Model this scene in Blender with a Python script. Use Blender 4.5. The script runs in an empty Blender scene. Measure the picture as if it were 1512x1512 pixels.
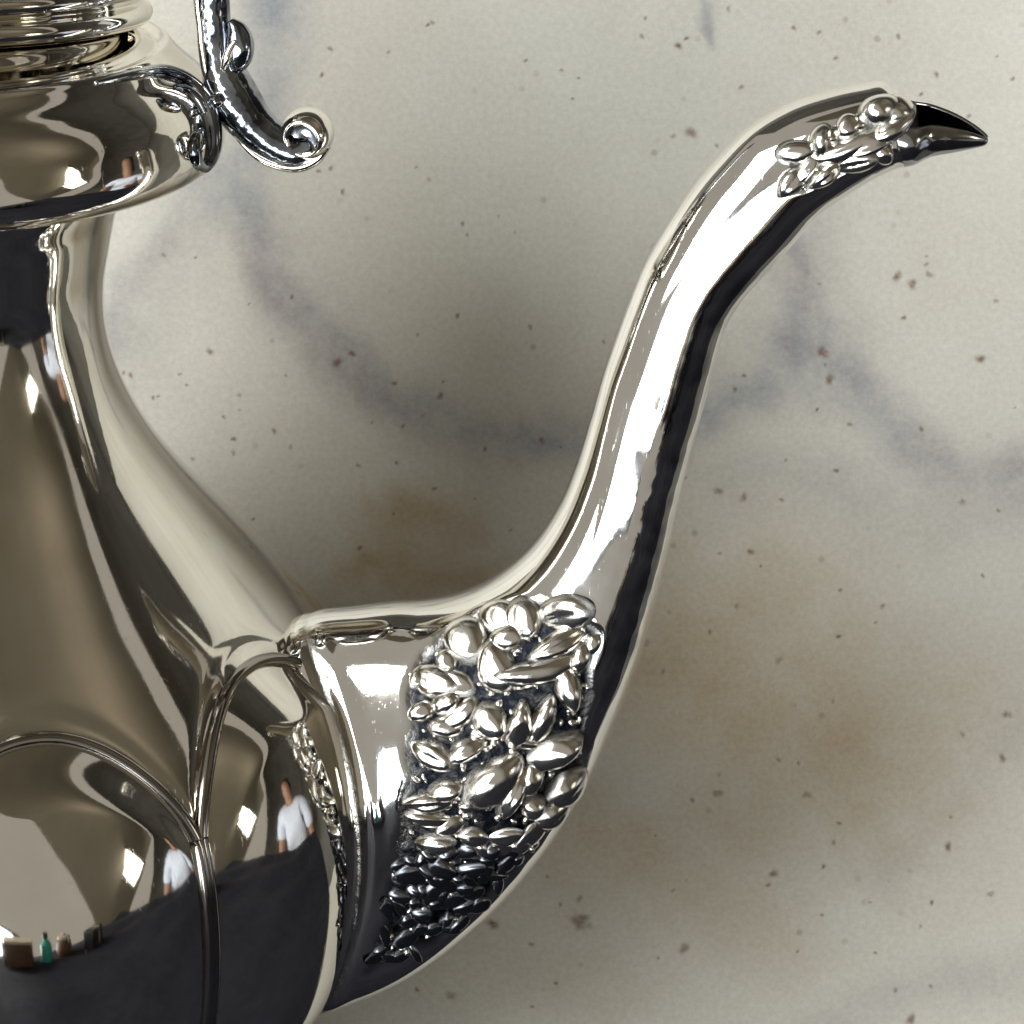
import bpy, bmesh, math, random
import numpy as np
from mathutils import Matrix, Vector
from mathutils.bvhtree import BVHTree

random.seed(7)
rng = np.random.default_rng(11)
S = 0.00014            # metres per unit
D = 4000.0             # lens to belly centre, units
ZB = 560.0             # belly centre above the table, units
sc = bpy.context.scene
R = math.radians

# ------------------------------------------------------------------ camera
cam_d = bpy.data.cameras.new('camera')
cam = bpy.data.objects.new('camera', cam_d)
sc.collection.objects.link(cam)
cam.location = (0, 0, (ZB + D) * S)
cam_d.sensor_width = 36
cam_d.lens = 18 / (756 / D)
cam_d.clip_start = 0.01
cam_d.clip_end = 100
cam_d.dof.use_dof = True
cam_d.dof.focus_distance = (D - 100) * S
cam_d.dof.aperture_fstop = 130
sc.camera = cam

# ------------------------------------------------------------------ world and lamps
w = bpy.data.worlds.new('World')
sc.world = w
w.use_nodes = True
w.node_tree.nodes['Background'].inputs[0].default_value = (0.60, 0.56, 0.49, 1)
w.node_tree.nodes['Background'].inputs[1].default_value = 0.60
sc.view_settings.view_transform = 'Standard'
sc.view_settings.look = 'None'
sc.view_settings.exposure = 0
sc.view_settings.gamma = 1
sc.render.engine = 'CYCLES'
sc.cycles.max_bounces = 12
sc.cycles.glossy_bounces = 8

def area(name, loc, target, sx, sy, power, col):
    d = bpy.data.lights.new(name, 'AREA')
    d.shape = 'RECTANGLE'
    d.size, d.size_y = sx, sy
    d.energy = power
    d.color = col
    o = bpy.data.objects.new(name, d)
    sc.collection.objects.link(o)
    o.location = loc
    o.rotation_euler = (Vector(target) - Vector(loc)).to_track_quat('-Z', 'Y').to_euler()
    return o


# ------------------------------------------------------------------ helpers
def tag(o, label=None, cat=None, group=None, kind=None):
    for k, v in (('label', label), ('category', cat), ('group', group), ('kind', kind)):
        if v:
            o[k] = v
    return o

def link(name, me, mat, parent=None, smooth=True):
    o = bpy.data.objects.new(name, me)
    sc.collection.objects.link(o)
    if mat:
        me.materials.clear()
        me.materials.append(mat)
    if parent:
        o.parent = parent
    if smooth:
        me.polygons.foreach_set('use_smooth', [True] * len(me.polygons))
    return o

def grid_mesh(name, P, closed_u=False, closed_v=False, cap=False):
    """P: (nv, nu, 3) rows of points in metres"""
    nv, nu = P.shape[:2]
    idx = np.arange(nv * nu).reshape(nv, nu)
    a = idx if closed_v else idx[:-1]
    b = np.roll(idx, -1, 0) if closed_v else idx[1:]
    if closed_u:
        q = np.stack([a, np.roll(a, -1, 1), np.roll(b, -1, 1), b], -1)
    else:
        q = np.stack([a[:, :-1], a[:, 1:], b[:, 1:], b[:, :-1]], -1)
    faces = q.reshape(-1, 4).tolist()
    if cap:
        faces.append(idx[0][::-1].tolist())
        faces.append(idx[-1].tolist())
    me = bpy.data.meshes.new(name)
    me.from_pydata(P.reshape(-1, 3).tolist(), [], faces)
    me.update()
    return me

def vattr(me, name, vals):
    at = me.attributes.new(name, 'FLOAT', 'POINT')
    at.data.foreach_set('value', np.asarray(vals, dtype=np.float32).ravel())

def catmull(pts, n):
    pts = np.asarray(pts, float)
    p = np.vstack([2 * pts[0] - pts[1], pts, 2 * pts[-1] - pts[-2]])
    m = len(pts) - 1
    t = np.linspace(0, m, n)
    i = np.minimum(t.astype(int), m - 1)
    f = (t - i)[:, None]
    p0, p1, p2, p3 = p[i], p[i + 1], p[i + 2], p[i + 3]
    return 0.5 * (2 * p1 + (p2 - p0) * f + (2 * p0 - 5 * p1 + 4 * p2 - p3) * f ** 2 + (3 * p1 - p0 - 3 * p2 + p3) * f ** 3)

def smooth(a, b, x):
    t = np.clip((x - a) / (b - a), 0, 1)
    return t * t * (3 - 2 * t)

# ------------------------------------------------------------------ teapot frame (units)
TAU = R(22)
AX = np.array([0, math.cos(TAU), math.sin(TAU)])
E1 = np.array([1.0, 0, 0])
E2 = np.array([0, -math.sin(TAU), math.cos(TAU)])
O = np.array([9 - 756, 756 - 1230, ZB], float)
CAM = np.array([0, 0, ZB + D])
LF = 850.0             # foot below belly centre
FOOT = O - LF * AX

def to_world(L):       # local (x along E1, y along -E2.., z axial from belly centre) units -> world units
    L = np.asarray(L, float)
    return O + L[..., 0:1] * E1 + L[..., 1:2] * E2 + L[..., 2:3] * AX

def to_px(Wp):
    k = D / (CAM[2] - Wp[..., 2])
    return 756 + Wp[..., 0] * k, 756 - Wp[..., 1] * k

def ray(px, py):
    return np.array([(px - 756) / D, (756 - py) / D, -1.0])

# world units -> object-local metres of the teapot (axes E1, -E2 (right handed: E1 x Y = Z) , AX)
EY = np.cross(AX, E1)
ROT = np.stack([E1, EY, AX])           # rows
def W2L(Wp):
    return ((np.asarray(Wp, float) - FOOT) @ ROT.T) * S

teapot = bpy.data.objects.new('teapot', None)
sc.collection.objects.link(teapot)
M = Matrix(((E1[0], EY[0], AX[0], FOOT[0] * S), (E1[1], EY[1], AX[1], FOOT[1] * S), (E1[2], EY[2], AX[2], FOOT[2] * S), (0, 0, 0, 1)))
teapot.matrix_world = M
teapot.empty_display_size = 0.02
tag(teapot, 'polished silver teapot with a swan neck spout and chased flowers, against the pale stained surface', 'teapot')

# ------------------------------------------------------------------ materials
def new_mat(name):
    m = bpy.data.materials.new(name)
    m.use_nodes = True
    nt = m.node_tree
    return m, nt, nt.nodes['Principled BSDF']

def N(nt, t, **kw):
    n = nt.nodes.new(t)
    for k, v in kw.items():
        setattr(n, k, v)
    return n

def noise(nt, scale, detail=4, rough=0.5, vec=None, dist=0.0):
    n = N(nt, 'ShaderNodeTexNoise')
    n.inputs['Scale'].default_value = scale
    n.inputs['Detail'].default_value = detail
    n.inputs['Roughness'].default_value = rough
    n.inputs['Distortion'].default_value = dist
    if vec is not None:
        nt.links.new(vec, n.inputs['Vector'])
    return n

def ramp(nt, fac, stops):
    r = N(nt, 'ShaderNodeValToRGB')
    el = r.color_ramp.elements
    while len(el) < len(stops):
        el.new(0.5)
    for e, (p, c) in zip(el, stops):
        e.position = p
        e.color = (*c, 1) if len(c) == 3 else c
    nt.links.new(fac, r.inputs[0])
    return r

def math_n(nt, op, a, b=None, clamp=False):
    n = N(nt, 'ShaderNodeMath', operation=op, use_clamp=clamp)
    for i, v in enumerate((a, b)):
        if v is None:
            continue
        if isinstance(v, (int, float)):
            n.inputs[i].default_value = v
        else:
            nt.links.new(v, n.inputs[i])
    return n.outputs[0]

def mixc(nt, fac, a, b, mode='MIX'):
    n = N(nt, 'ShaderNodeMix', data_type='RGBA', blend_type=mode)
    for i, v in ((0, fac), (6, a), (7, b)):
        if isinstance(v, (int, float)):
            n.inputs[i].default_value = v
        elif isinstance(v, tuple):
            n.inputs[i].default_value = (*v, 1)
        else:
            nt.links.new(v, n.inputs[i])
    return n.outputs[2]

def silver(name, base=(0.86, 0.83, 0.77), rough=0.045, patina=False, lumps=0.0, all_patina=0.0):
    m, nt, p = new_mat(name)
    tc = N(nt, 'ShaderNodeTexCoord')
    ob = tc.outputs['Object']
    p.inputs['Metallic'].default_value = 1.0
    n1 = noise(nt, 60, 5, 0.6, ob)
    n2 = noise(nt, 900, 3, 0.6, ob)
    film = ramp(nt, n1.outputs[0], [(0.35, tuple(c * 0.93 for c in (base[0], base[1] * 0.985, base[2] * 0.95))), (0.65, base)])
    col = film.outputs[0]
    ro = ramp(nt, n1.outputs[0], [(0.3, (rough * 0.7,) * 3), (0.7, (rough * 1.6,) * 3)]).outputs[0]
    mp = N(nt, 'ShaderNodeMapping')
    mp.inputs['Rotation'].default_value = (0.4, 0.7, 0.2)
    mp.inputs['Scale'].default_value = (1, 1, 0.03)
    nt.links.new(ob, mp.inputs['Vector'])
    scr = noise(nt, 2600, 2, 0.5, mp.outputs[0])
    scr_l = ramp(nt, scr.outputs[0], [(0.66, (0,) * 3), (0.72, (1,) * 3)]).outputs[0]
    sm_n = noise(nt, 24, 6, 0.7, ob, 0.6)
    ro = math_n(nt, 'ADD', ro, math_n(nt, 'MULTIPLY', ramp(nt, sm_n.outputs[0], [(0.52, (0,) * 3), (0.72, (1,) * 3)]).outputs[0], 0.075))
    ro = math_n(nt, 'ADD', ro, math_n(nt, 'MULTIPLY', scr_l, 0.10))
    wav = noise(nt, 32, 2, 0.5, ob)
    bw_ = N(nt, 'ShaderNodeBump')
    bw_.inputs['Distance'].default_value = 0.0011
    bw_.inputs['Strength'].default_value = 0.06
    nt.links.new(wav.outputs[0], bw_.inputs['Height'])
    bump = N(nt, 'ShaderNodeBump')
    nt.links.new(bw_.outputs[0], bump.inputs['Normal'])
    bump.inputs['Distance'].default_value = 0.0001
    bump.inputs['Strength'].default_value = 0.02
    nt.links.new(math_n(nt, 'ADD', n2.outputs[0], math_n(nt, 'MULTIPLY', scr_l, 0.5)), bump.inputs['Height'])
    last = bump
    if lumps:
        nl = noise(nt, 125, 3, 0.5, ob)
        bl_ = N(nt, 'ShaderNodeBump')
        bl_.inputs['Distance'].default_value = 0.0016
        bl_.inputs['Strength'].default_value = lumps
        nt.links.new(nl.outputs[0], bl_.inputs['Height'])
        nt.links.new(bump.outputs[0], bl_.inputs['Normal'])
        last = bl_
        col = mixc(nt, ramp(nt, nl.outputs[0], [(0.35, (1,) * 3), (0.55, (0,) * 3)]).outputs[0], col, (0.10, 0.11, 0.13))
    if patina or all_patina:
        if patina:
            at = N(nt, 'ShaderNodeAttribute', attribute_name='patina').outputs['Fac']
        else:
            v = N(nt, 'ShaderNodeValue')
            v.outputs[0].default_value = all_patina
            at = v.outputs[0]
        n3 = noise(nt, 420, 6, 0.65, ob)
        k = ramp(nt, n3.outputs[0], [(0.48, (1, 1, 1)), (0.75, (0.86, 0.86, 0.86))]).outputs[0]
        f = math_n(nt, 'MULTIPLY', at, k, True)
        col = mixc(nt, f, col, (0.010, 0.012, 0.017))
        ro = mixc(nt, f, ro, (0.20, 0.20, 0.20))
        b2 = N(nt, 'ShaderNodeBump')
        b2.inputs['Distance'].default_value = 0.0012
        nt.links.new(math_n(nt, 'MULTIPLY', at, 0.7), b2.inputs['Strength'])
        nt.links.new(n3.outputs[0], b2.inputs['Height'])
        nt.links.new(bump.outputs[0], b2.inputs['Normal'])
        last = b2
    if patina:
        at2 = N(nt, 'ShaderNodeAttribute', attribute_name='dent').outputs['Fac']
        n4 = noise(nt, 170, 1, 0.5, ob)
        b3 = N(nt, 'ShaderNodeBump')
        b3.inputs['Distance'].default_value = 0.0008
        nt.links.new(math_n(nt, 'MULTIPLY', at2, 0.4), b3.inputs['Strength'])
        nt.links.new(n4.outputs[0], b3.inputs['Height'])
        nt.links.new(last.outputs[0], b3.inputs['Normal'])
        last = b3
        f2 = math_n(nt, 'MULTIPLY', at2, ramp(nt, n4.outputs[0], [(0.35, (1, 1, 1)), (0.6, (0.1, 0.1, 0.1))]).outputs[0], True)
        col = mixc(nt, math_n(nt, 'MULTIPLY', f2, 0.7), col, (0.16, 0.18, 0.20))
    nt.links.new(col, p.inputs['Base Color'])
    nt.links.new(ro, p.inputs['Roughness'])
    nt.links.new(last.outputs[0], p.inputs['Normal'])
    return m

M_SIL = silver('silver_polish')
M_SPOUT = silver('silver_spout', base=(0.88, 0.87, 0.85), patina=True)
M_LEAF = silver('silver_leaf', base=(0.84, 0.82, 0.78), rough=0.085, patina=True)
M_RIDGE = silver('silver_ridge', base=(0.36, 0.335, 0.31), rough=0.10)
M_LEAF_SHADED = silver('silver_leaf_shaded', base=(0.20, 0.21, 0.235), rough=0.12, patina=True)  # lower leaves: darker copy, the dark cloth's reflection put into the base colour
M_CAST = silver('silver_cast', base=(0.38, 0.41, 0.46), rough=0.09, lumps=0.6)
M_BEAK = silver('silver_beak', base=(0.42, 0.43, 0.45), rough=0.12)
M_LUG = silver('silver_lug', base=(0.55, 0.57, 0.60), rough=0.07, lumps=0.10)
M_DARK = silver('silver_oxide', base=(0.30, 0.31, 0.33), rough=0.25, all_patina=0.9)

# ------------------------------------------------------------------ body
PROF = [(-848, 350), (-850, 372), (-832, 376), (-805, 352), (-770, 300), (-720, 236), (-660, 200), (-600, 196), (-540, 225), (-490, 268), (-440, 308), (-394, 343.7), (-348, 372.0), (-302, 404.2), (-256, 436.3), (-210, 464.7), (-165, 488.8), (-119, 507.4), (-73, 521.4), (-27, 531.8), (18, 538.4), (64, 541.6), (110, 540.8), (156, 535.7), (202, 526.3), (247, 511.8), (293, 489.5), (339, 458.8), (385, 423.9), (431, 387.8), (476, 351.0), (522, 314.1), (568, 279.0), (614, 248.0), (660, 223.3), (705, 205.7), (751, 194.7), (797, 189.9), (843, 191.6), (888, 199.7), (934, 210.0), (985, 226), (1060, 232), (1170, 236)]
pf = catmull(PROF, 760)
_o = np.argsort(pf[:, 0])
def body_r(s):
    return np.interp(s, pf[_o, 0], pf[_o, 1])

LOBES, HW, CUSP0 = 8, 22.5, 40.0
S_CUSP, S_PEAK = 190.0, 366.0
def lobe_u(phi_deg):
    return ((phi_deg - CUSP0 - HW + HW) % 45.0) / HW - 1.0
def arch_s(u):
    return S_CUSP + (S_PEAK - S_CUSP) * np.clip(1 - np.abs(u) ** 2.1, 0, 1) ** 0.62
def bulge(phi_deg, s):
    u = lobe_u(phi_deg)
    a = arch_s(u)
    inside = smooth(-4, 70, a - s)
    fade = smooth(-420, -200, s)
    d = 34 * (1 - np.abs(u) ** 2.0) * inside * fade
    d += -5 * np.exp(-((s - a - 16) / 16) ** 2) * smooth(S_CUSP - 30, S_CUSP + 30, s) # hollow over the arch
    return d * (1 - 0.9 * smooth(79, 84, phi_deg) * (1 - smooth(128, 136, phi_deg)) * smooth(150, 230, s))

nphi = 480
ph = np.linspace(0, 360, nphi, endpoint=False)
SS, PP = np.meshgrid(pf[:, 0], ph, indexing='ij')
RR = np.repeat(pf[:, 1][:, None], nphi, 1) + bulge(PP, SS)
# slight hand-raised unevenness
RR = RR + 0.5 * np.sin(np.radians(PP) * 5 + SS / 90) + 0.4 * np.sin(np.radians(PP) * 9 - SS / 47)
def cyl(r, phi_deg, s):
    a = np.radians(phi_deg)
    return np.stack([r * np.sin(a), r * np.cos(a), s], -1)   # (E1, E2, AX)
body_w = to_world(cyl(RR, PP, SS))
body = link('body', grid_mesh('body', W2L(body_w), closed_u=True), M_SIL, teapot)
body_bvh = BVHTree.FromPolygons([tuple(v) for v in body_w.reshape(-1, 3)], [tuple(p.vertices) for p in body.data.polygons])

def ring_part(name, prof, mat, parent, n=200, nphi=256, tilt=0.0, tilt_s=0.0):
    p = catmull(prof, n)
    s_, f_ = np.meshgrid(p[:, 0], np.linspace(0, 360, nphi, endpoint=False), indexing='ij')
    L = cyl(np.repeat(p[:, 1][:, None], nphi, 1), f_, s_)
    if tilt:
        c, q = math.cos(tilt), math.sin(tilt)
        y, z = L[..., 1].copy(), L[..., 2] - tilt_s
        L[..., 1] = c * y - q * z
        L[..., 2] = q * y + c * z + tilt_s
    Wp = to_world(L)
    o = link(name, grid_mesh(name, W2L(Wp), closed_u=True), mat, parent)
    return o, Wp

collar, collar_w = ring_part('collar', [(985, 228), (1002, 240), (1004, 285), (1007, 325), (1015, 346), (1030, 359), (1052, 364), (1075, 362), (1098, 357), (1118, 346), (1136, 330), (1152, 313), (1166, 301), (1174, 294), (1172, 284), (1168, 276), (1172, 268), (1178, 258), (1172, 248), (1150, 242)], M_SIL, teapot)
collar_bvh = BVHTree.FromPolygons([tuple(v) for v in collar_w.reshape(-1, 3)], [tuple(p.vertices) for p in collar.data.polygons])
LT = R(5)
lid, _ = ring_part('lid', [(1165, 232), (1190, 236), (1197, 250), (1199, 262), (1205, 271), (1214, 275), (1223, 272), (1229, 264), (1233, 262), (1239, 268), (1248, 272), (1257, 268), (1262, 256), (1275, 246), (1300, 238), (1335, 222), (1370, 196), (1400, 160), (1420, 118), (1432, 70), (1440, 40), (1452, 30), (1470, 34), (1495, 52), (1520, 58), (1545, 48), (1565, 24), (1570, 1)], M_SIL, teapot, tilt=LT, tilt_s=1180)

# arched ridges round the lobes
def tube(pts, rad, n=80, m=12, squash=None, normals=None):
    """pts world units -> grid of world points"""
    P = catmull(np.column_stack([pts, rad]), n)
    C, r = P[:, :3], np.maximum(P[:, 3], 0.3)
    T = np.gradient(C, axis=0)
    T /= np.linalg.norm(T, axis=1)[:, None] + 1e-9
    up = np.array([0.13, -0.21, 0.97])
    if normals is not None:
        up = normals
    B = np.cross(T, up)
    B /= np.linalg.norm(B, axis=1)[:, None] + 1e-9
    U = np.cross(B, T)
    a = np.linspace(0, 2 * math.pi, m, endpoint=False)
    k = squash or 1.0
    G = C[:, None] + r[:, None, None] * (np.cos(a)[None, :, None] * B[:, None] + k * np.sin(a)[None, :, None] * U[:, None])
    return G

def tube_obj(name, pts, rad, mat, parent, n=80, m=12, squash=None, normals=None):
    return link(name, grid_mesh(name, W2L(tube(pts, rad, n, m, squash, normals)), closed_u=True, cap=True), mat, parent)

for k in range(LOBES):
    c = CUSP0 + HW + 45 * k
    u = np.sin(np.linspace(-math.pi / 2, math.pi / 2, 60)) * 0.985
    fi = c + u * HW
    s_ = arch_s(u)
    lo = np.linspace(-380, s_[0] - 20, 16)
    fi = np.concatenate([np.full(16, fi[0]), fi, np.full(16, fi[-1])])
    s_ = np.concatenate([lo, s_, lo[::-1]])
    L = cyl(body_r(s_) + bulge(fi, s_) * 0.5 + 1.0, fi, s_)
    nn = cyl(np.ones_like(fi), fi, np.zeros_like(fi))
    nn = to_world(nn) - O
    P = catmull(np.column_stack([to_world(L)]), 160)
    nn = catmull(nn, 160)
    fm = catmull(np.column_stack([fi, s_, s_]), 160)
    rd = 9.5 * (1 - 0.97 * smooth(76, 82, fm[:, 0]) * (1 - smooth(124, 134, fm[:, 0])) * smooth(140, 230, fm[:, 1]))
    P = P - nn * (24 * (1 - rd / 9.5))[:, None]
    tube_obj('ridge', P, rd, M_RIDGE, teapot, n=160, m=10, normals=nn)

# ------------------------------------------------------------------ spout
SP_AZ = 84.0
sdir = math.sin(R(SP_AZ)) * E1 + math.cos(R(SP_AZ)) * E2
sperp = np.cross(AX, sdir)                       # normal of the spout plane
if sperp[2] < 0:
    sperp = -sperp
def on_plane(px, py, off=0.0):
    d = ray(px, py)
    t = ((O - CAM) @ sperp + off) / (d @ sperp)
    return CAM + t * d

PAIRS = [((462, 908), (380, 1530)), ((525, 900), (440, 1500)), ((575, 894), (600, 1435)), ((620, 892), (720, 1345)), ((665, 884), (800, 1258)), ((710, 866), (865, 1160)),
         ((752, 838), (912, 1055)), ((790, 800), (945, 970)), ((825, 745), (967, 890)), ((850, 685), (987, 810)), ((873, 610), (1003, 735)), ((890, 550), (1022, 660)),
         ((907, 500), (1038, 605)), ((925, 450), (1052, 550)), ((948, 393), (1070, 487)), ((975, 345), (1095, 443)), ((1010, 290), (1128, 405)), ((1050, 240), (1165, 365)),
         ((1100, 190), (1205, 320)), ((1160, 155), (1250, 287)), ((1220, 135), (1290, 262)), ((1270, 125), (1322, 247)), ((1305, 122), (1336, 243)), ((1340, 148), (1350, 238))]
ins = np.array([on_plane(350, 1150) - 0, on_plane(290, 1390)])
Lp = np.array([on_plane(*a) for a, b in PAIRS])
Rp = np.array([on_plane(*b) for a, b in PAIRS])
Lp = np.vstack([on_plane(400, 930)[None], Lp])
Rp = np.vstack([on_plane(330, 1480)[None], Rp])
NT = 420
Lf, Rf = catmull(Lp, NT), catmull(Rp, NT)
C_ = (Lf + Rf) / 2
Wd = (Lf - Rf) / 2
hw_ = np.linalg.norm(Wd, axis=1)
tt = np.linspace(0, len(Lp) - 1, NT)
dep = np.interp(tt, [0, 2, 3, 4, 5, 6, 7, 8, 9, 10, 12, 20, 24], [150, 150, 150, 148, 142, 132, 118, 104, 92, 82, 68, 70, 58])
dep = np.minimum(np.convolve(np.pad(dep, 10, mode='edge'), np.ones(21) / 21, 'valid'), hw_ * 1.05)
NA = 144
an = np.linspace(0, 2 * math.pi, NA, endpoint=False)   # 0 = left/upper edge, pi/2 = towards camera
side = Wd / hw_[:, None]
cosx = np.where(np.cos(an) < 0, -np.abs(np.cos(an)) ** 0.72, np.cos(an))
SPW = C_[:, None] + hw_[:, None, None] * cosx[None, :, None] * side[:, None] + dep[:, None, None] * np.sin(an)[None, :, None] * sperp
nrm = np.cos(an)[None, :, None] * side[:, None] / hw_[:, None, None] + np.sin(an)[None, :, None] * sperp / dep[:, None, None]
nrm /= np.linalg.norm(nrm, axis=-1, keepdims=True)
# distance outside the body
rel = SPW - O
sa = rel @ AX
ra = np.sqrt(np.maximum((rel ** 2).sum(-1) - sa ** 2, 0))
fi = np.degrees(np.arctan2(rel @ E1, rel @ E2))
dist = ra - body_r(sa) - 8
# mirrored-front picture position used to lay out the chased field on both cheeks
off = (SPW - O) @ sperp
front = SPW - (off - np.abs(off))[..., None] * sperp
fx, fy = to_px(front)
POLY = np.array([(603, 985), (640, 940), (690, 912), (740, 888), (800, 880), (850, 900), (885, 930), (880, 1000), (870, 1080), (866, 1140), (835, 1200), (790, 1258), (740, 1312), (690, 1358), (630, 1402), (570, 1432), (540, 1440), (570, 1330), (592, 1200), (600, 1080)], float)
def poly_sd(x, y, poly):
    """signed distance, positive inside"""
    d = np.full(x.shape, 1e9)
    ins = np.zeros(x.shape, bool)
    n = len(poly)
    for i in range(n):
        a, b = poly[i], poly[(i + 1) % n]
        e = b - a
        t = np.clip(((x - a[0]) * e[0] + (y - a[1]) * e[1]) / (e @ e), 0, 1)
        d = np.minimum(d, np.hypot(x - a[0] - t * e[0], y - a[1] - t * e[1]))
        c = ((a[1] > y) != (b[1] > y)) & (x < (b[0] - a[0]) * (y - a[1]) / (b[1] - a[1] + 1e-9) + a[0])
        ins ^= c
    return np.where(ins, d, -d)
sd = poly_sd(fx, fy, POLY)
TIP = np.array([(1150, 290), (1165, 240), (1200, 205), (1250, 178), (1290, 155), (1335, 150), (1350, 180), (1320, 215), (1280, 240), (1235, 265), (1190, 285)], float)
sd2 = poly_sd(fx, fy, TIP)
pat = smooth(-6, 16, sd + 5 * np.sin(fx / 11) * np.sin(fy / 13 + 1))
pat2 = smooth(0, 8, sd2)
disp = -6 * pat - 3 * pat2
edge_k = 0.1 + 0.9 * np.abs(np.sin(an))[None, :] ** 1.5
disp += 10 * edge_k * np.exp(-(np.maximum(dist, 0) / 9) ** 2)                       # flare where the spout meets the body
disp += edge_k * (-6 * np.exp(-((dist - 20) / 5) ** 2) + 4 * np.exp(-((dist - 42) / 12) ** 2))   # groove and band
SPW2 = SPW + nrm * disp[..., None]
# dents along the under side of the swan neck
ang = np.degrees(an)[None, :]
T2 = tt[:, None] * np.ones_like(ang)
dent = np.exp(-((ang - 128) / 22) ** 2) * smooth(6.5, 8.5, T2) * (1 - smooth(17, 19, T2))
dent += np.exp(-((ang - 232) / 22) ** 2) * smooth(6.5, 8.5, T2) * (1 - smooth(17, 19, T2))
spout_me = grid_mesh('spout', W2L(SPW2), closed_u=True)
vattr(spout_me, 'patina', np.clip(pat + 0.8 * pat2 + 0.95 * edge_k * np.exp(-((dist - 19) / 7) ** 2), 0, 1))
vattr(spout_me, 'dent', dent)
spout = link('spout', spout_me, M_SPOUT, teapot)
sp_bvh = BVHTree.FromPolygons([tuple(v) for v in SPW2.reshape(-1, 3)], [tuple(p.vertices) for p in spout_me.polygons])
# beak: open pointed lip
BK = [((1306, 140), (1322, 243), 55), ((1345, 153), (1347, 239), 54), ((1375, 157), (1372, 228), 38), ((1408, 169), (1405, 222), 27), ((1435, 184), (1432, 217), 16), ((1452, 197), (1450, 213), 7), ((1457, 203), (1456, 209), 3)]
bl = catmull(np.array([on_plane(*a) for a, b, d in BK]), 60)
br = catmull(np.array([on_plane(*b) for a, b, d in BK]), 60)
bd = catmull(np.array([[d, 0] for a, b, d in BK]), 60)[:, 0]
bc, bw = (bl + br) / 2, (bl - br) / 2
bh = np.linalg.norm(bw, axis=1)
bs = bw / bh[:, None]
aa = np.radians(np.linspace(52, 345, 56))
q = np.interp(np.linspace(0, 1, 60), [0, .18, .3, 1], [0.0, 0.2, 1.0, 1.0])
aa2 = np.radians(62) + np.linspace(0, 1, 56)[None, :] * np.radians(270) + 0 * q[:, None]
BKW = bc[:, None] + bh[:, None, None] * np.cos(aa2)[..., None] * bs[:, None] + bd[:, None, None] * np.sin(aa2)[..., None] * sperp
beak = link('beak', grid_mesh('beak', W2L(BKW)), M_BEAK, spout)
sol = beak.modifiers.new('shell', 'SOLIDIFY')
sol.thickness = 5 * S
sol.offset = 0

# ------------------------------------------------------------------ chased leaves, petals and beads on the spout
def dome_mesh(name, kind, nu=18, nv=7, seed=0):
    """unit relief element, long axis x, sits on z=0"""
    vs, fs = [], []
    rg = random.Random(seed)
    f1, f2, f3, f4 = (rg.uniform(0, 6.28) for _ in range(4))
    for j in range(nv + 1):
        r = j / nv
        for i in range(nu):
            a = 2 * math.pi * i / nu
            x, y = math.cos(a) * r, math.sin(a) * r
            h = max(0, 1 - r ** 2.4) ** 0.62
            if kind == 'petal':
                y *= 1 - 0.30 * x - 0.12 * x * x
                h *= 1 + 0.15 * x
            if kind == 'leaf':
                y *= 1 - 0.30 * abs(x) ** 2
                h *= 0.93 + 0.10 * min(1, abs(y) * 2.6)      # faint hollow along the midrib
            if kind == 'curl':
                y += 0.40 * x * x
            lump = 1 + 0.06 * math.sin(2 * a + f1) * r + 0.04 * math.sin(3 * a + f2) * r
            h *= 1 + 0.07 * math.sin(2.6 * x + f3) + 0.06 * math.sin(3.4 * y + f4)
            vs.append((x * lump, y * lump, h - (0.3 if j == nv else 0.0)))
    for j in range(nv):
        for i in range(nu):
            i2 = (i + 1) % nu
            if j == 0:
                if i == 0:
                    pass
                fs.append((i, (j + 1) * nu + i, (j + 1) * nu + i2))
            else:
                fs.append((j * nu + i, (j + 1) * nu + i, (j + 1) * nu + i2, j * nu + i2))
    me = bpy.data.meshes.new(name)
    me.from_pydata(vs, [], fs)
    bm = bmesh.new()
    bm.from_mesh(me)
    bmesh.ops.remove_doubles(bm, verts=bm.verts, dist=1e-5)
    bmesh.ops.recalc_face_normals(bm, faces=bm.faces)
    bm.to_mesh(me)
    bm.free()
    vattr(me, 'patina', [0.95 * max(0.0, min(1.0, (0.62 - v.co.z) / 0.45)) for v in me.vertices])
    me.polygons.foreach_set('use_smooth', [True] * len(me.polygons))
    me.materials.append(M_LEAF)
    return me
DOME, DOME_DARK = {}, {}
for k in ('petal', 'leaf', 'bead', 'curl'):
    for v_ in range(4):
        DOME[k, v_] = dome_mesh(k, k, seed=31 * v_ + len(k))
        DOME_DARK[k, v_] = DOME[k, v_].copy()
        DOME_DARK[k, v_].materials[0] = M_LEAF_SHADED
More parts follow.
